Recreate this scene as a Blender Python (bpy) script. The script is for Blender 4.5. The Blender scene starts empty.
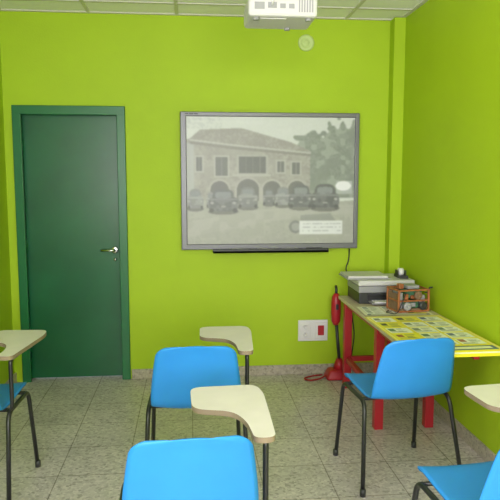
import bpy, bmesh, math, random
import numpy as np
from mathutils import Vector, Matrix
random.seed(3); rng=np.random.RandomState(5)
S=bpy.context.scene
S.view_settings.view_transform='Standard'
COL=bpy.context.collection

# ---------------------------------------------------------------- materials
def mat(name,col,rough=0.5,metal=0.0,noise=0.0,nscale=8,bump=0.0,bscale=60,spec=None,coat=0):
    m=bpy.data.materials.new(name); m.use_nodes=True
    nt=m.node_tree; b=nt.nodes['Principled BSDF']
    b.inputs['Base Color'].default_value=col
    b.inputs['Roughness'].default_value=rough
    b.inputs['Metallic'].default_value=metal
    if spec is not None: b.inputs['Specular IOR Level'].default_value=spec
    if coat: b.inputs['Coat Weight'].default_value=coat
    tc=nt.nodes.new('ShaderNodeTexCoord')
    if noise>0:
        n=nt.nodes.new('ShaderNodeTexNoise'); n.inputs['Scale'].default_value=nscale
        n.inputs['Detail'].default_value=5
        nt.links.new(tc.outputs['Object'],n.inputs['Vector'])
        r=nt.nodes.new('ShaderNodeValToRGB')
        r.color_ramp.elements[0].position=0.3; r.color_ramp.elements[1].position=0.7
        r.color_ramp.elements[0].color=(col[0]*(1-noise),col[1]*(1-noise),col[2]*(1-noise),1)
        r.color_ramp.elements[1].color=(min(1,col[0]*(1+noise)),min(1,col[1]*(1+noise)),min(1,col[2]*(1+noise)),1)
        nt.links.new(n.outputs['Fac'],r.inputs['Fac']); nt.links.new(r.outputs['Color'],b.inputs['Base Color'])
    if bump>0:
        n2=nt.nodes.new('ShaderNodeTexNoise'); n2.inputs['Scale'].default_value=bscale; n2.inputs['Detail'].default_value=4
        nt.links.new(tc.outputs['Object'],n2.inputs['Vector'])
        bp=nt.nodes.new('ShaderNodeBump'); bp.inputs['Strength'].default_value=bump; bp.inputs['Distance'].default_value=0.01
        nt.links.new(n2.outputs['Fac'],bp.inputs['Height']); nt.links.new(bp.outputs['Normal'],b.inputs['Normal'])
    return m

WALL=mat('lime_paint',(0.385,0.54,0.010,1),0.6,noise=0.03,nscale=2.5,bump=0.10,bscale=90,spec=0.4)
DOORM=mat('green_door_paint',(0.005,0.10,0.038,1),0.32,noise=0.15,nscale=3,bump=0.03,bscale=25)
FRAMEM=mat('green_frame_paint',(0.006,0.13,0.042,1),0.35,noise=0.06,nscale=5)
BLUE=mat('blue_plastic',(0.022,0.25,0.72,1),0.42,noise=0.04,nscale=6,bump=0.05,bscale=300)
BLACKM=mat('black_tube_metal',(0.016,0.016,0.018,1),0.35,metal=0.0,noise=0.05)
TABLETM=mat('cream_laminate',(0.76,0.70,0.68,1),0.4,noise=0.04,nscale=10)
TABEDGE=mat('laminate_edge_brown',(0.26,0.19,0.13,1),0.6,noise=0.1)
WHITE=mat('white_plastic',(0.74,0.71,0.76,1),0.4,noise=0.02)
PROJW=mat('projector_plastic',(0.60,0.57,0.60,1),0.45,noise=0.02)
GREYP=mat('grey_plastic',(0.30,0.29,0.32,1),0.45,noise=0.04)
DARKP=mat('dark_plastic',(0.03,0.03,0.035,1),0.4,noise=0.1)
ALU=mat('board_aluminium',(0.17,0.165,0.19,1),0.4,metal=0.3,noise=0.03)
CHROME=mat('satin_steel',(0.6,0.6,0.6,1),0.25,metal=1,noise=0.02)
RED=mat('red_paint',(0.42,0.012,0.025,1),0.38,noise=0.06)
ORANGE=mat('orange_plastic',(0.34,0.11,0.04,1),0.45,noise=0.25,nscale=30)
BROWN=mat('brown_card',(0.20,0.12,0.07,1),0.7,noise=0.3,nscale=30)
TEAL=mat('green_plastic',(0.06,0.16,0.09,1),0.45,noise=0.2,nscale=30)
WOOD=mat('beech_tabletop',(0.56,0.47,0.34,1),0.5,noise=0.1,nscale=14)
CEILM=mat('ceiling_tile',(0.92,0.88,0.94,1),0.9,noise=0.03,nscale=120,bump=0.15,bscale=200)
TBAR=mat('ceiling_tbar',(0.60,0.56,0.54,1),0.5,noise=0.03)
CABLE=mat('cable_rubber',(0.02,0.02,0.02,1),0.5,noise=0.05)
REDC=mat('red_cable',(0.3,0.01,0.01,1),0.5,noise=0.05)
DISCG=mat('pale_green_disc',(0.55,0.66,0.28,1),0.5,noise=0.05)

def stone(name,tile=None,base=(0.36,0.35,0.27),rough=0.35):
    m=bpy.data.materials.new(name); m.use_nodes=True; nt=m.node_tree; b=nt.nodes['Principled BSDF']
    tc=nt.nodes.new('ShaderNodeTexCoord')
    v=nt.nodes.new('ShaderNodeTexVoronoi'); v.inputs['Scale'].default_value=75
    nt.links.new(tc.outputs['Object'],v.inputs['Vector'])
    sep=nt.nodes.new('ShaderNodeSeparateColor'); nt.links.new(v.outputs['Color'],sep.inputs['Color'])
    r=nt.nodes.new('ShaderNodeValToRGB'); cr=r.color_ramp
    cr.elements[0].position=0.0; cr.elements[0].color=(base[0]*.65,base[1]*.65,base[2]*.65,1)
    cr.elements[1].position=1.0; cr.elements[1].color=(base[0]*1.2,base[1]*1.2,base[2]*1.2,1)
    e=cr.elements.new(0.2); e.color=(base[0]*.9,base[1]*.9,base[2]*.9,1)
    e=cr.elements.new(0.75); e.color=(base[0]*1.05,base[1]*1.05,base[2]*1.05,1)
    nt.links.new(sep.outputs['Red'],r.inputs['Fac'])
    n=nt.nodes.new('ShaderNodeTexNoise'); n.inputs['Scale'].default_value=2.2; n.inputs['Detail'].default_value=4
    nt.links.new(tc.outputs['Object'],n.inputs['Vector'])
    mr=nt.nodes.new('ShaderNodeMapRange'); mr.inputs['From Min'].default_value=0.3; mr.inputs['From Max'].default_value=0.7
    mr.inputs['To Min'].default_value=0.88; mr.inputs['To Max'].default_value=1.08
    nt.links.new(n.outputs['Fac'],mr.inputs['Value'])
    mx=nt.nodes.new('ShaderNodeMix'); mx.data_type='RGBA'; mx.blend_type='MULTIPLY'; mx.inputs['Factor'].default_value=1
    nt.links.new(r.outputs['Color'],mx.inputs[6]); nt.links.new(mr.outputs['Result'],mx.inputs[7])
    out=mx.outputs[2]
    if tile:
        br=nt.nodes.new('ShaderNodeTexBrick'); br.offset=0; br.squash=1
        br.inputs['Scale'].default_value=1; br.inputs['Brick Width'].default_value=tile; br.inputs['Row Height'].default_value=tile
        br.inputs['Mortar Size'].default_value=0.003; br.inputs['Mortar Smooth'].default_value=0.2
        br.inputs['Color1'].default_value=(0.93,0.93,0.93,1); br.inputs['Color2'].default_value=(1.04,1.04,1.04,1)
        br.inputs['Mortar'].default_value=(0.55,0.53,0.5,1)
        nt.links.new(tc.outputs['Object'],br.inputs['Vector'])
        m2=nt.nodes.new('ShaderNodeMix'); m2.data_type='RGBA'; m2.blend_type='MULTIPLY'; m2.inputs['Factor'].default_value=1
        nt.links.new(out,m2.inputs[6]); nt.links.new(br.outputs['Color'],m2.inputs[7]); out=m2.outputs[2]
    nt.links.new(out,b.inputs['Base Color']); b.inputs['Roughness'].default_value=rough
    return m
FLOORM=stone('terrazzo_tiles',0.333,(0.56,0.50,0.49),0.27)
BASEM=stone('terrazzo_skirting',None,(0.44,0.38,0.33),0.45)

def vcmat(name,emit=0.0,rough=0.5,dim=1.0):
    m=bpy.data.materials.new(name); m.use_nodes=True; nt=m.node_tree; b=nt.nodes['Principled BSDF']
    a=nt.nodes.new('ShaderNodeVertexColor'); a.layer_name='Col'
    src=a.outputs['Color']
    if dim!=1.0:
        mx=nt.nodes.new('ShaderNodeMix'); mx.data_type='RGBA'; mx.blend_type='MULTIPLY'; mx.inputs['Factor'].default_value=1
        nt.links.new(src,mx.inputs[6]); mx.inputs[7].default_value=(dim,dim,dim,1)
        nt.links.new(mx.outputs[2],b.inputs['Base Color'])
    else: nt.links.new(src,b.inputs['Base Color'])
    if emit>0:
        nt.links.new(src,b.inputs['Emission Color']); b.inputs['Emission Strength'].default_value=emit
    b.inputs['Roughness'].default_value=rough
    return m

# ---------------------------------------------------------------- mesh helpers
def finish(name,bm,m,parent=None,smooth=False,loc=None,rot=None):
    me=bpy.data.meshes.new(name); bm.normal_update(); bm.to_mesh(me); bm.free()
    o=bpy.data.objects.new(name,me); COL.objects.link(o)
    ms=m if isinstance(m,(list,tuple)) else [m]
    for x in ms: me.materials.append(x)
    if smooth:
        for p in me.polygons: p.use_smooth=True
    if parent is not None: o.parent=parent
    if loc is not None: o.location=loc
    if rot is not None: o.rotation_euler=rot
    return o
def addbox(bm,x0,x1,y0,y1,z0,z1,bev=0.0,seg=2):
    r=bmesh.ops.create_cube(bm,size=1.0)
    for v in r['verts']:
        v.co=Vector((x0+(v.co.x+.5)*(x1-x0),y0+(v.co.y+.5)*(y1-y0),z0+(v.co.z+.5)*(z1-z0)))
    if bev>0:
        es=list({e for v in r['verts'] for e in v.link_edges})
        bmesh.ops.bevel(bm,geom=es,offset=bev,segments=seg,profile=0.5,affect='EDGES')
def box(name,x0,x1,y0,y1,z0,z1,m,parent=None,bev=0.0,loc=None,rot=None):
    bm=bmesh.new(); addbox(bm,x0,x1,y0,y1,z0,z1,bev)
    return finish(name,bm,m,parent,False,loc,rot)
def boxes(name,lst,m,parent=None,bev=0.0):
    bm=bmesh.new()
    for b in lst: addbox(bm,*b,bev=bev)
    return finish(name,bm,m,parent)
def lathe(name,prof,m,parent=None,seg=28,loc=None,rot=None,sx=1,sy=1):
    bm=bmesh.new(); rings=[]
    for r,z in prof:
        rings.append([bm.verts.new((sx*max(r,1e-4)*math.cos(2*math.pi*i/seg),sy*max(r,1e-4)*math.sin(2*math.pi*i/seg),z)) for i in range(seg)])
    for a,b in zip(rings[:-1],rings[1:]):
        for i in range(seg): bm.faces.new((a[i],a[(i+1)%seg],b[(i+1)%seg],b[i]))
    bm.faces.new(rings[0][::-1]); bm.faces.new(rings[-1])
    bmesh.ops.recalc_face_normals(bm,faces=bm.faces)
    o=finish(name,bm,m,parent,True,loc,rot)
    return o
def roundpath(pts,bend):
    pts=[Vector(p) for p in pts]; out=[pts[0]]
    for i in range(1,len(pts)-1):
        p=pts[i]; a=pts[i-1]-p; b=pts[i+1]-p
        d=min(bend,a.length*.45,b.length*.45)
        A=p+a.normalized()*d; B=p+b.normalized()*d
        for k in range(7):
            t=k/6; out.append(A*(1-t)**2+p*2*t*(1-t)+B*t*t)
    out.append(pts[-1]); return out
def addtube(bm,pts,r,bend=0.04,seg=10):
    P=roundpath(pts,bend); rings=[]; nrm=None
    for i,p in enumerate(P):
        t=(P[min(i+1,len(P)-1)]-P[max(i-1,0)]).normalized()
        if nrm is None:
            nrm=t.orthogonal().normalized()
        else:
            nrm=(nrm-t*nrm.dot(t)).normalized()
        bn=t.cross(nrm)
        rings.append([bm.verts.new(p+nrm*r*math.cos(2*math.pi*k/seg)+bn*r*math.sin(2*math.pi*k/seg)) for k in range(seg)])
    for a,b in zip(rings[:-1],rings[1:]):
        for k in range(seg):
            f=bm.faces.new((a[k],a[(k+1)%seg],b[(k+1)%seg],b[k])); f.smooth=True
    bm.faces.new(rings[0][::-1]); bm.faces.new(rings[-1])
def tube(name,pts,r,m,parent=None,bend=0.04,seg=10):
    bm=bmesh.new(); addtube(bm,pts,r,bend,seg)
    bmesh.ops.recalc_face_normals(bm,faces=bm.faces)
    return finish(name,bm,m,parent)
def empty(name,loc=(0,0,0),rz=0):
    e=bpy.data.objects.new(name,None); COL.objects.link(e); e.empty_display_size=0.1
    e.location=loc; e.rotation_euler=(0,0,rz); return e
def outline_slab(name,pts,z0,z1,m,parent,rad=0.03,bev=0.003,medge=None):
    n=len(pts); P=[]
    for i in range(n):
        p=Vector((pts[i][0],pts[i][1]))
        a=Vector(pts[i-1][:2])-p; b=Vector(pts[(i+1)%n][:2])-p
        d=min(rad,a.length*.45,b.length*.45)
        A=p+a.normalized()*d; B=p+b.normalized()*d
        for k in range(7):
            t=k/6; P.append(A*(1-t)**2+p*2*t*(1-t)+B*t*t)
    bm=bmesh.new()
    lo=[bm.verts.new((q.x,q.y,z0)) for q in P]; hi=[bm.verts.new((q.x,q.y,z1)) for q in P]
    bm.faces.new(lo[::-1]); top=bm.faces.new(hi); N=len(P)
    for i in range(N):
        f=bm.faces.new((lo[i],lo[(i+1)%N],hi[(i+1)%N],hi[i])); f.material_index=1 if medge else 0
    bmesh.ops.recalc_face_normals(bm,faces=bm.faces)
    return finish(name,bm,[m,medge] if medge else m,parent)
def painted_sheet(name,w,h,nx,ny,img,m,parent=None,loc=None,rot=None,zf=None):
    xs=np.linspace(-w/2,w/2,nx); ys=np.linspace(h/2,-h/2,ny)
    verts=[(x,y,zf(x,y) if zf else 0) for y in ys for x in xs]
    faces=[(j*nx+i,(j+1)*nx+i,(j+1)*nx+i+1,j*nx+i+1) for j in range(ny-1) for i in range(nx-1)]
    me=bpy.data.meshes.new(name); me.from_pydata(verts,[],faces); me.update()
    c=np.clip(img,0,255).reshape(-1,3)/255.0
    c=np.where(c<=0.04045,c/12.92,((c+0.055)/1.055)**2.4)
    buf=np.ones((nx*ny,4),dtype=np.float32); buf[:,:3]=c
    at=me.color_attributes.new('Col','FLOAT_COLOR','POINT'); at.data.foreach_set('color',buf.ravel())
    me.materials.append(m)
    o=bpy.data.objects.new(name,me); COL.objects.link(o)
    if parent: o.parent=parent
    if loc: o.location=loc
    if rot: o.rotation_euler=rot
    return o

# ---------------------------------------------------------------- room shell
XL,XR,YB,YF,H=-1.277,1.527,4.5,-1.7,2.60
T=0.14
box('floor',XL-T,XR+T,YF-T,YB+T,-0.1,0,FLOORM)
box('wall_back',-0.462,XR+T,YB,YB+T,0,H,WALL)
box('wall_back.001',XL-T,-1.205,YB,YB+T,0,H,WALL)
box('wall_back.002',-1.205,-0.462,YB,YB+T,1.968,H,WALL)
box('wall_right',XR,XR+T,YF,YB,0,H,WALL)
WY0,WY1,WZ0,WZ1=-1.2,0.9,0.95,2.35
box('wall_left',XL-T,XL,WY1,YB,0,H,WALL)
box('wall_left.001',XL-T,XL,YF,WY0,0,H,WALL)
box('wall_left.002',XL-T,XL,WY0,WY1,0,WZ0,WALL)
box('wall_left.003',XL-T,XL,WY0,WY1,WZ1,H,WALL)
RX0,RX1,RZ0,RZ1=-1.0,1.25,0.9,2.35
box('wall_rear',XL-T,RX0,YF-T,YF,0,H,WALL)
box('wall_rear.001',RX1,XR+T,YF-T,YF,0,H,WALL)
box('wall_rear.002',RX0,RX1,YF-T,YF,0,RZ0,WALL)
box('wall_rear.003',RX0,RX1,YF-T,YF,RZ1,H,WALL)
box('ceiling',XL-T,XR+T,YF-T,YB+T,H,H+0.1,CEILM)
tb=[]
for x in (-0.68,-0.08,0.52,1.12): tb.append((x-.012,x+.012,YF,YB,H-.006,H+.001))
y=4.22
while y>YF: tb.append((XL,XR,y-.012,y+.012,H-.0055,H+.001)); y-=.6
tb+=[(XL,XR,YB-.025,YB,H-.007,H+.001),(XL,XL+.025,YF,YB,H-.0065,H+.001),(XR-.025,XR,YF,YB,H-.0065,H+.001)]
boxes('trim_1',tb,TBAR)
box('pillar',1.447,XR,4.40,YB,0,H-.007,WALL)
box('baseboard_back',-0.44,1.447,YB-.014,YB,0,0.072,BASEM,bev=.003)
box('baseboard_right',XR-.014,XR,YF,4.40,0,0.075,BASEM,bev=.003)
box('baseboard_left',XL,XL+.014,YF,YB,0,0.072,BASEM,bev=.003)
w=empty('window_1',(XL-T/2,(WY0+WY1)/2,(WZ0+WZ1)/2)); hy=(WY1-WY0)/2; hz=(WZ1-WZ0)/2
boxes('frame',[(-.03,.03,-hy,-hy+.05,-hz,hz),(-.03,.03,hy-.05,hy,-hz,hz),(-.03,.03,-.03,.03,-hz,hz),(-.03,.03,-hy,hy,-hz,-hz+.05),(-.03,.03,-hy,hy,hz-.05,hz)],WHITE,w)
w=empty('window_2',((RX0+RX1)/2,YF-T/2,(RZ0+RZ1)/2)); hx=(RX1-RX0)/2; hz=(RZ1-RZ0)/2
boxes('frame',[(-hx,-hx+.05,-.03,.03,-hz,hz),(hx-.05,hx,-.03,.03,-hz,hz),(-.03,.03,-.03,.03,-hz,hz),(-hx,hx,-.03,.03,-hz,-hz+.05),(-hx,hx,-.03,.03,hz-.05,hz)],WHITE,w)

# ---------------------------------------------------------------- door
d=empty('door_1',(-0.8335,YB,0))
boxes('casing',[(-.3845,-.325,-.022,.0,0,1.968),(.325,.3845,-.022,.0,0,1.968),(-.3845,.3845,-.0225,0,1.905,1.968)],FRAMEM,d,bev=.004)
boxes('lining',[(-.371,-.337,0,.13,0,1.955),(.337,.371,0,.13,0,1.955),(-.371,.371,0,.13,1.92,1.967)],FRAMEM,d,bev=.002)
boxes('stop',[(-.337,-.322,.095,.125,0,1.92),(.322,.337,.095,.125,0,1.92),(-.337,.337,.095,.125,1.905,1.92)],FRAMEM,d)
box('leaf',-.336,.336,.055,.095,.008,1.918,DOORM,d,bev=.003)
tube('lever',[(.285,.055,.95),(.285,.005,.95),(.19,.005,.952)],.009,CHROME,d,bend=.02)
lathe('rose',[(0.0,0),(.026,0),(.026,.006),(.018,.01),(0,.01)],CHROME,d,loc=(.285,.055,.95),rot=(math.pi/2,0,0))
lathe('keyhole_plate',[(0.0,0),(.012,0),(.012,.004),(0,.005)],CHROME,d,loc=(.285,.055,.88),rot=(math.pi/2,0,0))
for k,z in enumerate((.25,1.0,1.7)):
    tube('hinge_%d'%(k+1),[(-.334,.048,z-.04),(-.334,.048,z+.04)],.007,FRAMEM,d)

# ---------------------------------------------------------------- projected picture
nx,ny=320,246
X,Y=np.meshgrid(np.linspace(187,354,nx),np.linspace(117,245,ny))
img=np.zeros((ny,nx,3))
def noise(sc,seed):
    r=np.random.RandomState(seed); gy=int(128/sc)+3; gx=int(167/sc)+3; g=r.rand(gy,gx)
    fx=(X-187)/sc; fy=(Y-117)/sc; ix=fx.astype(int); iy=fy.astype(int); tx=fx-ix; ty=fy-iy
    tx=tx*tx*(3-2*tx); ty=ty*ty*(3-2*ty)
    return (g[iy,ix]*(1-tx)+g[iy,ix+1]*tx)*(1-ty)+(g[iy+1,ix]*(1-tx)+g[iy+1,ix+1]*tx)*ty
def put(mask,c,a=1.0):
    for k in range(3): img[...,k]=np.where(mask,img[...,k]*(1-a)+c[k]*a,img[...,k])
def blur(im,n):
    for _ in range(n):
        p=np.pad(im,((1,1),(1,1),(0,0)),mode='edge')
        im=(p[:-2,1:-1]+p[2:,1:-1]+p[1:-1,:-2]+p[1:-1,2:]+2*p[1:-1,1:-1])/6
    return im
def poly(pts):
    ins=np.zeros(X.shape,bool); n=len(pts); j=n-1
    for i in range(n):
        xi,yi=pts[i]; xj,yj=pts[j]
        if yi!=yj:
            c=((yi>Y)!=(yj>Y))&(X<(xj-xi)*(Y-yi)/(yj-yi)+xi); ins^=c
        j=i
    return ins
def rect(a,b,c,d_): return (X>=a)&(X<=c)&(Y>=b)&(Y<=d_)
n1=noise(5,1); n2=noise(1.6,2); n3=noise(14,3); n4=noise(3,9); n5=noise(9,11)
put(X>0,(218,223,214)); put(n3>.6,(224,228,221),.5)
edge=140-(X-292)*.32
tree=(X>292+n1*6)&(Y>edge+n1*14+n5*8-12)&(Y<198)
put(tree,(138,147,134)); put(tree&(n2>.55),(122,131,118)); put(tree&(n1>.6),(154,162,149)); put(tree&(n5>.65),(126,135,123),.6)
fac=poly([(187,139),(230,143),(309,152),(309,200),(187,206)])
put(fac,(163,160,150)); put(fac&(n2>.58),(149,146,137)); put(fac&(n2<.3),(179,176,166)); put(fac&(n1>.6),(173,171,161),.5); put(fac&(n5>.6),(151,149,139),.4)
put(rect(187,143,194,206),(184,188,184),.8)
roof=poly([(190,139),(200,130),(240,128),(290,142),(310,151),(309,154),(230,145)])
put(roof,(154,151,142)); put(roof&(n2>.6),(164,161,152)); put(roof&(n1>.6),(146,143,134),.6)
put(poly([(190,139),(230,144),(310,152),(310,153.5),(230,145.7),(190,141)]),(192,192,184))
put(poly([(190,141),(230,146),(310,153.5),(310,156),(230,149),(190,144)]),(134,132,124))
for a,b,c,e in [(196,157,202,171),(215,157,227,176),(276,161,283,172),(291,162,299,174)]:
    put(rect(a-1.5,b-1.5,c+1.5,e+1.5),(184,184,175)); put(rect(a,b,c,e),(102,104,100)); put(rect((a+c)/2-.4,b,(a+c)/2+.4,e),(140,140,134))
put(rect(236,155,267,175),(174,174,165)); put(rect(238,156.5,265,173),(94,96,92))
for x in (245,252,259): put(rect(x-.4,156,x+.4,173),(122,122,116))
put(rect(232,174,270,176.5),(184,184,174))
for cx,r in ((219,9),(247,11),(271,9),(296,9)):
    a=((X-cx)**2+((Y-190)*1.0)**2<(r+2)**2)&(Y<=190)|((abs(X-cx)<r+2)&(Y>190)&(Y<204)); put(a,(180,178,169))
    a=((X-cx)**2+((Y-190)*1.0)**2<r**2)&(Y<=190)|((abs(X-cx)<r)&(Y>190)&(Y<204)); put(a,(104,104,100))
g=(Y>199+n3*3); put(g,(174,175,161)); put(g&(n1>.6),(180,181,167)); put(g&(n2>.7),(164,165,152)); put(poly([(187,222),(260,210),(354,206),(354,214),(270,222),(187,238)]),(188,188,176),.6)
put(g&(n5>.6)&(Y>212),(166,167,153),.5)
def car(x0,x1,y0,y1,c):
    w_=x1-x0; h_=y1-y0; u=(X-x0)/w_; v=(Y-y0)/h_
    body=((abs(u-.5)/.5)**4+(abs(v-.66)/.33)**4<1)
    cab=((abs(u-.5)/.36)**3.0+(abs(v-.36)/.36)**3<1)
    put(((abs(u-.5)/.52)**2+(abs(v-1.0)/.14)**2<1),(114,114,108))
    put(body|cab,c); put(((abs(u-.5)/.27)**4+(abs(v-.27)/.15)**4<1),(134,140,140))
    put(body&(v>.42)&(v<.50),(c[0]+35,c[1]+35,c[2]+35))
    put(body&(n4>.55),(c[0]+28,c[1]+28,c[2]+28),.7)
    for q in (.12,.88): put((((u-q)/.06)**2+((v-.62)/.05)**2<1),(180,180,176))
    put(rect(x0+.42*w_,y0+.74*h_,x0+.58*w_,y0+.8*h_),(162,162,158))
    for q in (.1,.9): put((((u-q)/.08)**2+((v-.94)/.10)**2<1),(76,76,76))
car(187,203,189,209,(132,134,132)); car(206,214,192,207,(142,144,142)); car(208,237,189,212,(100,102,102)); car(237,257,187,208,(122,124,122))
car(262,274,189,205,(112,114,112)); car(274,290,187,206,(136,138,136)); car(288,312,185,208,(98,100,100)); car(310,339,184,209,(90,92,92))
put(rect(336,181,352,194),(180,186,182)); put((((X-343)/8)**2+((Y-186)/5)**2<1),(255,255,255))
put(rect(187,208,354,208.6),(150,150,140),.4)
put(rect(187,118,222,129)&(n2>.5),(186,193,187),.6)
put((X-295)**2+(Y-228)**2<44,(128,131,127)); put((X-295)**2+(Y-228)**2<18,(162,164,159))
put(poly([(300,216),(330,214),(336,222),(300,222)]),(138,142,136),.7)
put(rect(299,222,343,236),(240,243,239))
for r_ in (224.5,228,231.5): put(rect(302,r_,341,r_+1.0)&(n2>.4),(182,184,182))
img=blur(img,4)
img=img*0.82+np.array([38,38,36])+(n2[...,None]-.5)*4
SCR=vcmat('projected_picture',0.42,0.4,0.40)
wb=empty('interactive_whiteboard',(0.5785,YB,0.955))
bw,bh=1.287,.978
box('panel',-bw/2+.01,bw/2-.01,-.04,0,.01,bh-.01,ALU,wb)
boxes('frame',[(-bw/2,-bw/2+.042,-.055,0,0,bh),(bw/2-.03,bw/2,-.055,0,0,bh),(-bw/2+.001,bw/2-.001,-.0555,0,bh-.032,bh-.001),(-bw/2+.001,bw/2-.001,-.0555,0,.001,.04)],ALU,wb,bev=.005)
painted_sheet('projected_image',bw-.074,bh-.074,nx,ny,img,SCR,wb,loc=(0.006,-.0415,bh/2+.004),rot=(math.pi/2,0,0))
boxes('pen_tray',[(-.42,.42,-.095,-.0,-.022,-.004),(-.42,.42,-.095,-.088,-.022,.008)],DARKP,wb,bev=.003)
for i,(px,c) in enumerate(((-.28,GREYP),(-.1,GREYP),(.08,GREYP),(.26,DARKP))):
    tube('pen_%d'%(i+1),[(px,-.06,.003),(px+.12,-.06,.003)],.007,c,wb)
boxes('logo_mark',[(-.61,-.585,-.057,-.055,bh-.02,bh-.012),(-.58,-.55,-.057,-.055,bh-.02,bh-.012),(-.545,-.52,-.057,-.055,bh-.02,bh-.012)],DARKP,wb)

tube('power_cable',[(1.17,4.475,.95),(1.165,4.47,.86),(1.14,4.47,.80),(1.17,4.47,.74),(1.19,4.47,.5),(1.22,4.47,.3),(1.18,4.46,.008)],.0045,CABLE,bend=.05)

# ---------------------------------------------------------------- wall bits
s=empty('wall_socket',(0.906,YB,0.333))
box('plate',-.112,.112,-.012,0,-.08,.08,WHITE,s,bev=.004)
boxes('module',[(-.1,-.02,-.02,-.01,-.06,.06),],WHITE,s,bev=.003)
box('switch_surround',.015,.098,-.02,-.01,-.06,.06,WHITE,s,bev=.003)
box('red_switch',.035,.082,-.027,-.018,-.035,.04,RED,s,bev=.004)
for i,zz in enumerate((-.03,.03)):
    lathe('socket_%d'%(i+1),[(0,0),(.02,0),(.02,.004),(.014,.004),(.014,.001),(0,.001)],WHITE,s,loc=(-.06,-.02,zz),rot=(math.pi/2,0,0))
lathe('wall_disc',[(0,0),(.058,0),(.058,.008),(.05,.014),(.036,.014),(.034,.010),(.02,.010),(.018,.014),(0,.015)],DISCG,loc=(.834,YB,2.426),rot=(math.pi/2,0,0))  # small round pale green disc high on the back wall

# ---------------------------------------------------------------- projector
p=empty('ceiling_projector',(.425,2.98,2.185))
box('body',-.157,.157,-.125,.125,.0,.095,PROJW,p,bev=.014)
boxes('rear_ports',[(-.13,-.085,-.128,-.12,.03,.06),(-.07,-.03,-.128,-.12,.035,.06),(-.015,.01,-.128,-.12,.035,.055),(.025,.05,-.128,-.12,.035,.055)],GREYP,p)
boxes('vent_slats',[(.07+i*.012,.075+i*.012,-.128,-.12,.02,.075) for i in range(6)],GREYP,p)
boxes('bottom_panel',[(-.10,.02,-.09,.02,-.003,.002)],PROJW,p,bev=.001)
for i,(fx,fy) in enumerate(((-.12,-.09),(.12,-.09),(0.05,.09))):
    lathe('foot_%d'%(i+1),[(0,0),(.014,0),(.014,.012),(0,.012)],GREYP,p,loc=(fx,fy,-.010))
lathe('lens',[(0,0),(.036,0),(.04,.02),(.034,.028),(.03,.02),(0,.016)],DARKP,p,loc=(.085,.12,.048),rot=(-math.pi/2,0,0))
boxes('mount_plate',[(-.06,.06,-.05,.05,.095,.105)],WHITE,p,bev=.002)
tube('mount_pole',[(0,0,.1),(0,0,.407)],.018,WHITE,p)
lathe('ceiling_flange',[(0,0),(.055,0),(.055,.012),(0,.012)],WHITE,p,loc=(0,0,.397))
tube('cable',[(-.05,-.128,.047),(-.05,-.15,.08),(-.02,-.10,.2),(-.02,-.03,.40)],.004,WHITE,p)

# ---------------------------------------------------------------- tablet chairs
def shell_mesh(parent):
    prof=[(.200,.412),(.192,.437),(.155,.447),(.07,.440),(-.04,.430),(-.13,.428),(-.19,.440),(-.222,.48),(-.243,.55),(-.262,.62),(-.282,.69),(-.300,.733)]
    wid=[.178,.188,.194,.197,.198,.198,.200,.202,.197,.188,.177,.168]
    def cr(a,b,c,d_,t): return .5*((2*b)+(-a+c)*t+(2*a-5*b+4*c-d_)*t*t+(-a+3*b-3*c+d_)*t**3)
    pts=[];n=len(prof)
    for i in range(n-1):
        for k in range(5):
            t=k/5; ii=[max(i-1,0),i,i+1,min(i+2,n-1)]
            pts.append((cr(*[prof[q][0] for q in ii],t),cr(*[prof[q][1] for q in ii],t),cr(*[wid[q] for q in ii],t)))
    pts.append((prof[-1][0],prof[-1][1],wid[-1]))
    L=[0]
    for a,b in zip(pts[:-1],pts[1:]): L.append(L[-1]+math.hypot(b[0]-a[0],b[1]-a[1]))
    tot=L[-1]
    def at(s_):
        s_=min(max(s_,0),tot)
        for i in range(len(L)-1):
            if s_<=L[i+1]+1e-9:
                t=(s_-L[i])/(L[i+1]-L[i]+1e-12); return [pts[i][q]*(1-t)+pts[i+1][q]*t for q in range(3)]
        return list(pts[-1])
    R=.042
    ss=[R*(1-math.cos(k/8*math.pi/2)) for k in range(8)]
    m_=40; ss+=[R+(tot-2*R)*k/m_ for k in range(m_+1)]
    ss+=[tot-R*(1-math.cos(k/8*math.pi/2)) for k in range(7,-1,-1)]
    bm=bmesh.new(); rows=[]; NV=22
    for s_ in ss:
        y_,z_,w_=at(s_)
        de=min(s_,tot-s_)
        if de<R: w_=w_-(R-math.sqrt(max(0,R*R-(R-de)**2)))
        y2,z2,_=at(s_+.004); y1,z1,_=at(s_-.004)
        ty,tz=y2-y1,z2-z1; l=math.hypot(ty,tz); ty/=l;tz/=l
        ny_,nz_=(tz,-ty)
        f=s_/tot
        back=min(1,max(0,(f-.45)/.2))
        curv=.010+.022*back
        crown=.018*max(0,(f-.75)/.25)
        row=[]
        for k in range(NV+1):
            q=-1+2*k/NV
            off=curv*(abs(q)**2.4)
            row.append(bm.verts.new((w_*q,y_+ny_*off,z_+nz_*off*(1-back*.6)+crown*(1-q*q)-.004)))
        rows.append(row)
    for a,b in zip(rows[:-1],rows[1:]):
        for k in range(NV): bm.faces.new((a[k],a[k+1],b[k+1],b[k]))
    bmesh.ops.recalc_face_normals(bm,faces=bm.faces)
    o=finish('seat_shell',bm,BLUE,parent,True)
    md=o.modifiers.new('thick','SOLIDIFY'); md.thickness=.007; md.offset=0
    return o
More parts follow.
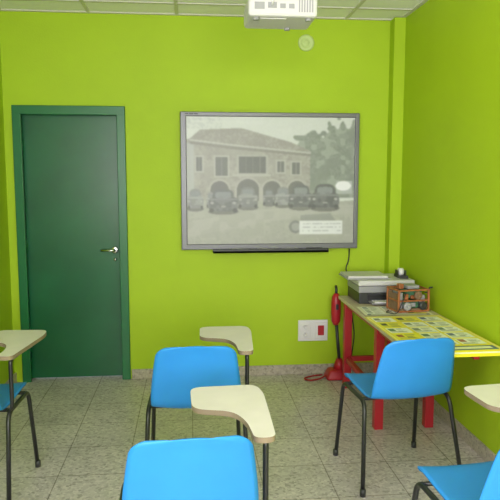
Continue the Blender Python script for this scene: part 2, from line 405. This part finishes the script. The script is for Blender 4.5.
def chair(x,y,rdeg,tablet=True,rs=.235):
    e=empty('tablet_armchair' if tablet else 'classroom_chair',(x,y,0),math.radians(rdeg))
    shell_mesh(e)
    bm=bmesh.new()
    for sg in (-1,1):
        addtube(bm,[(sg*rs,-.235,.012),(sg*.218,-.15,.418),(sg*.208,.15,.418),(sg*.225,.20,.012)],.0105,bend=.05)
    for yy in (-.11,.12): addtube(bm,[(-.212,yy,.418),(.212,yy,.418)],.009)
    if tablet:
        addtube(bm,[(.208,-.12,.418),(.234,-.14,.44),(.234,-.14,.662),(.245,.2,.662)],.0095,bend=.025)
        addtube(bm,[(.243,.12,.662),(.12,.20,.662)],.008)
    bmesh.ops.recalc_face_normals(bm,faces=bm.faces)
    finish('tube_frame',bm,BLACKM,e)
    i=1
    for sg in (-1,1):
        for xx,yy in ((rs,-.237),(.226,.201)):
            lathe('foot_cap_%d'%i,[(0,0),(.014,0),(.014,.03),(.011,.034),(0,.034)],DARKP,e,seg=14,loc=(sg*xx,yy,0)); i+=1
    if tablet:
        outline_slab('writing_tablet',[(.025,.295),(.27,.295),(.285,.20),(.258,-.19),(.192,-.19),(.188,-.06),(.155,.035),(.02,.075)],.672,.690,TABLETM,e,rad=.05,medge=TABEDGE)
    return e
def place_top(xt,yt,rdeg,tablet=True):
    a=math.radians(rdeg)
    return chair(xt-math.sin(a)*.30, yt+math.cos(a)*.30, rdeg, tablet)
place_top(.018,2.60,0)
place_top(-.002,1.645,3)
chair(-1.028,2.93,-4)
place_top(1.03,1.56,6)
chair(1.005,2.93,7,False,.255)

# ---------------------------------------------------------------- work table
t=empty('work_table',(1.27,3.58,0))
TZ=.62
x0,x1=-.235,.235
box('top',x0,x1,-.80,.66,TZ,TZ+.022,WOOD,t,bev=.003)
L=[]
for lx in (-.185,.12):
    for ly in (-.15,.58): L.append((lx-.026,lx+.026,ly-.026,ly+.026,0,TZ))
boxes('legs',L,RED,t,bev=.004)
boxes('apron',[(-.175,.12,-.165,-.135,TZ-.05,TZ-.001),(-.175,.12,.565,.595,TZ-.05,TZ-.001),(-.20,-.17,-.74,.6,TZ-.04,TZ-.001),(.105,.135,-.74,.6,TZ-.04,TZ-.001)],RED,t,bev=.003)
boxes('lower_rails',[(-.20,-.17,-.14,.58,.19,.225),(.105,.135,-.14,.58,.19,.225),(-.19,.12,.565,.595,.19,.225)],RED,t,bev=.003)
def poster(seed,base,nxp,nyp,yellow=.5):
    r=np.random.RandomState(seed); im=np.zeros((nyp,nxp,3)); im[:]=base
    U,V=np.meshgrid(np.linspace(0,1,nxp),np.linspace(0,1,nyp))
    def R(a,b,c,d_,col): im[(U>=a)&(U<=c)&(V>=b)&(V<=d_)]=col
    R(.02,.02,.98,.98,(244,240,215)); R(.035,.03,.965,.97,base)
    R(.05,.86,.95,.95,(90,110,130)); R(.1,.88,.9,.93,(244,240,200))
    cols=3; rows=5
    for i in range(cols):
        for j in range(rows):
            a=.06+i*.3; b=.05+j*.16
            R(a,b,a+.27,b+.135,(244,243,236) if r.rand()>yellow else (238,226,70))
            c=[(140,145,135),(80,100,140),(165,95,80),(100,130,110),(60,60,70)][r.randint(5)]
            R(a+.015,b+.015,a+.09,b+.08,c)
            for k in range(5): R(a+.12,b+.02+k*.023,a+.12+.06+.07*r.rand(),b+.028+k*.023,(110,110,105))
            for k in range(2): R(a+.015,b+.095+k*.018,a+.25*r.uniform(.6,1),b+.102+k*.018,(120,118,105))
    return im
PM=vcmat('poster_print',0,.45)
zt=TZ+.022
def droop(h_):
    return lambda x,y: -max(0,(-h_/2+.05)-y)**2*9
painted_sheet('poster',.465,.80,110,190,poster(2,(238,222,50),110,190,.35),PM,None,loc=(1.262,3.145,zt+.004),rot=(0,0,math.radians(1)),zf=droop(.80))
painted_sheet('poster',.42,.26,100,80,poster(8,(222,216,195),100,80,.1),PM,None,loc=(1.255,3.69,zt+.005),rot=(0,0,math.radians(-3)))

# printer
pr=empty('printer',(1.285,4.085,zt))
box('base',-.185,.185,-.15,.15,0,.075,DARKP,pr,bev=.008)
box('middle',-.188,.188,-.152,.15,.073,.118,GREYP,pr,bev=.008)
box('scanner_lid',-.19,.19,-.155,.152,.120,.155,PROJW,pr,bev=.008)
boxes('output_slot',[(-.13,.1,-.156,-.14,.03,.06)],BLACKM,pr)
boxes('output_tray',[(-.12,.09,-.235,-.14,.012,.02)],GREYP,pr,bev=.002)
boxes('paper_stack',[(-.10,.07,-.225,-.08,.02,.026)],WHITE,pr)
boxes('control_panel',[(.11,.18,-.158,-.15,.08,.11)],DARKP,pr,bev=.002)
f=empty('document_tray',(1.21,4.10,zt+.155))
box('tray',-.18,.12,-.12,.12,0,.008,GREYP,f,bev=.002)
box('papers',-.17,.10,-.11,.11,.008,.022,PROJW,f)
r_=empty('tape_dispenser',(1.42,4.05,zt+.155))
boxes('base',[(-.03,.03,-.06,.06,0,.02),(-.03,-.024,-.02,.04,.01,.05),(.024,.03,-.02,.04,.01,.05)],DARKP,r_,bev=.002)
lathe('tape_roll',[(0,0),(.026,0),(.026,.03),(0,.03)],WHITE,r_,loc=(-.015,.01,.038),rot=(0,math.pi/2,0),seg=24)

# toy construction model
tm=empty('toy_construction_model',(1.345,3.70,zt+.008),math.radians(8))
a,b,c=.10,.075,.14
L=[]
for sx in (-1,1):
    for sy in (-1,1): L.append((sx*a-.006,sx*a+.006,sy*b-.006,sy*b+.006,0,c))
for z in (.0,.065,c-.01):
    for sy in (-1,1): L.append((-a,a,sy*b-.005,sy*b+.005,z,z+.01))
    for sx in (-1,1): L.append((sx*a-.005,sx*a+.005,-b,b,z,z+.01))
boxes('orange_frame',L,ORANGE,tm,bev=.0015)
boxes('card_panels',[(-a+.006,a-.006,b-.004,b,0,c),(-a,-a+.004,-b+.006,b-.006,0,c*.8),(-.09,.09,-.068,.065,.001,.02)],BROWN,tm)
boxes('green_core',[(-.06,.05,-.05,.05,.02,.065),(-.04,.07,-.045,.04,.08,.135)],TEAL,tm,bev=.004)
boxes('grey_blocks',[(-.085,-.065,-.06,.04,.02,.12),(.055,.085,-.06,.0,.02,.10),(-.02,.02,-.066,-.05,.03,.055),(.03,.045,-.066,-.04,.075,.12)],GREYP,tm,bev=.003)
boxes('orange_blocks',[(-.055,-.03,-.066,-.05,.075,.11),(-.01,.02,-.066,-.045,.08,.1),(.06,.08,-.068,-.06,.03,.06),(-.08,-.05,-.04,.0,c,c+.03)],ORANGE,tm,bev=.003)
for i,(wx,wz) in enumerate(((-.05,.04),(.055,.04),(.02,.105))):
    lathe('wheel_%d'%(i+1),[(0,0),(.022,0),(.026,.005),(.026,.014),(.022,.019),(.008,.019),(0,.016)],[GREYP,DARKP,BROWN][i],tm,loc=(wx,-.083,wz),rot=(math.pi/2,0,0),seg=20)
tube('crank',[(.10,-.03,.11),(.13,-.03,.11),(.13,-.03,.14),(.15,-.03,.14)],.005,DARKP,tm,bend=.01)
boxes('battery_box',[(-.03,.05,-.05,.04,c,c+.02)],GREYP,tm,bev=.003)
tube('wires',[(-.03,-.05,c),(-.06,-.09,c-.02),(-.10,-.10,.04),(-.13,-.12,.004),(-.18,-.06,.004),(-.14,-.02,.004)],.003,CABLE,tm,bend=.03)

# upright vacuum
v=empty('upright_vacuum_cleaner',(1.07,4.365,0))
bm=bmesh.new(); addbox(bm,-.10,.10,-.075,.075,.003,.075,bev=.02,seg=4)
for vv in bm.verts:
    k=(vv.co.z-.003)/.072; vv.co.x*=1-.35*k; vv.co.y*=1-.3*k
finish('floor_head',bm,RED,v,True)
lathe('neck',[(0,0),(.045,0),(.032,.05),(.02,.08),(0,.08)],RED,v,loc=(.01,0,.07))
tube('shaft',[(.01,0,.13),(-.015,.01,.43)],.012,DARKP,v)
lathe('dust_body',[(0,0),(.018,.0),(.033,.03),(.036,.09),(.036,.17),(.030,.21),(.016,.235),(0,.235)],RED,v,loc=(-.018,.01,.40))
boxes('switch',[(-.028,-.008,-.032,-.024,.52,.56)],DARKP,v,bev=.002)
tube('handle',[(-.018,.01,.63),(-.018,.01,.67),(-.012,.045,.68)],.010,DARKP,v,bend=.02)
tube('cord',[(-.08,0,.03),(-.13,-.02,.008),(-.22,-.06,.007),(-.26,.0,.007),(-.18,.05,.007),(-.10,.07,.007)],.006,REDC,v,bend=.05)

# ---------------------------------------------------------------- light
def area(name,loc,rot,sx,sy,e,col):
    l=bpy.data.lights.new(name,'AREA'); l.shape='RECTANGLE'; l.size=sx; l.size_y=sy; l.energy=e; l.color=col
    o=bpy.data.objects.new(name,l); COL.objects.link(o); o.location=loc; o.rotation_euler=rot; return o
area('window_daylight',(XL-T-.25,(WY0+WY1)/2,(WZ0+WZ1)/2-.05),(0,-math.pi/2-.35,0),1.4,2.1,125,(1,.97,1.0))
area('rear_window_daylight',((RX0+RX1)/2,YF-T-.25,(RZ0+RZ1)/2-.05),(math.pi/2+.35,0,0),2.2,1.45,200,(1,.97,1.0))
wd=bpy.data.worlds.new('sky'); S.world=wd; wd.use_nodes=True
wd.node_tree.nodes['Background'].inputs['Color'].default_value=(.8,.9,1,1); wd.node_tree.nodes['Background'].inputs['Strength'].default_value=1.0

# ---------------------------------------------------------------- camera
cd=bpy.data.cameras.new('camera'); cam=bpy.data.objects.new('camera',cd); COL.objects.link(cam)
cd.sensor_width=36; cd.lens=620/500*36; cd.clip_start=.05
cam.location=(0,0,1.455)
cam.rotation_euler=(math.radians(90-6.44),0,math.radians(-5.49))
S.camera=cam
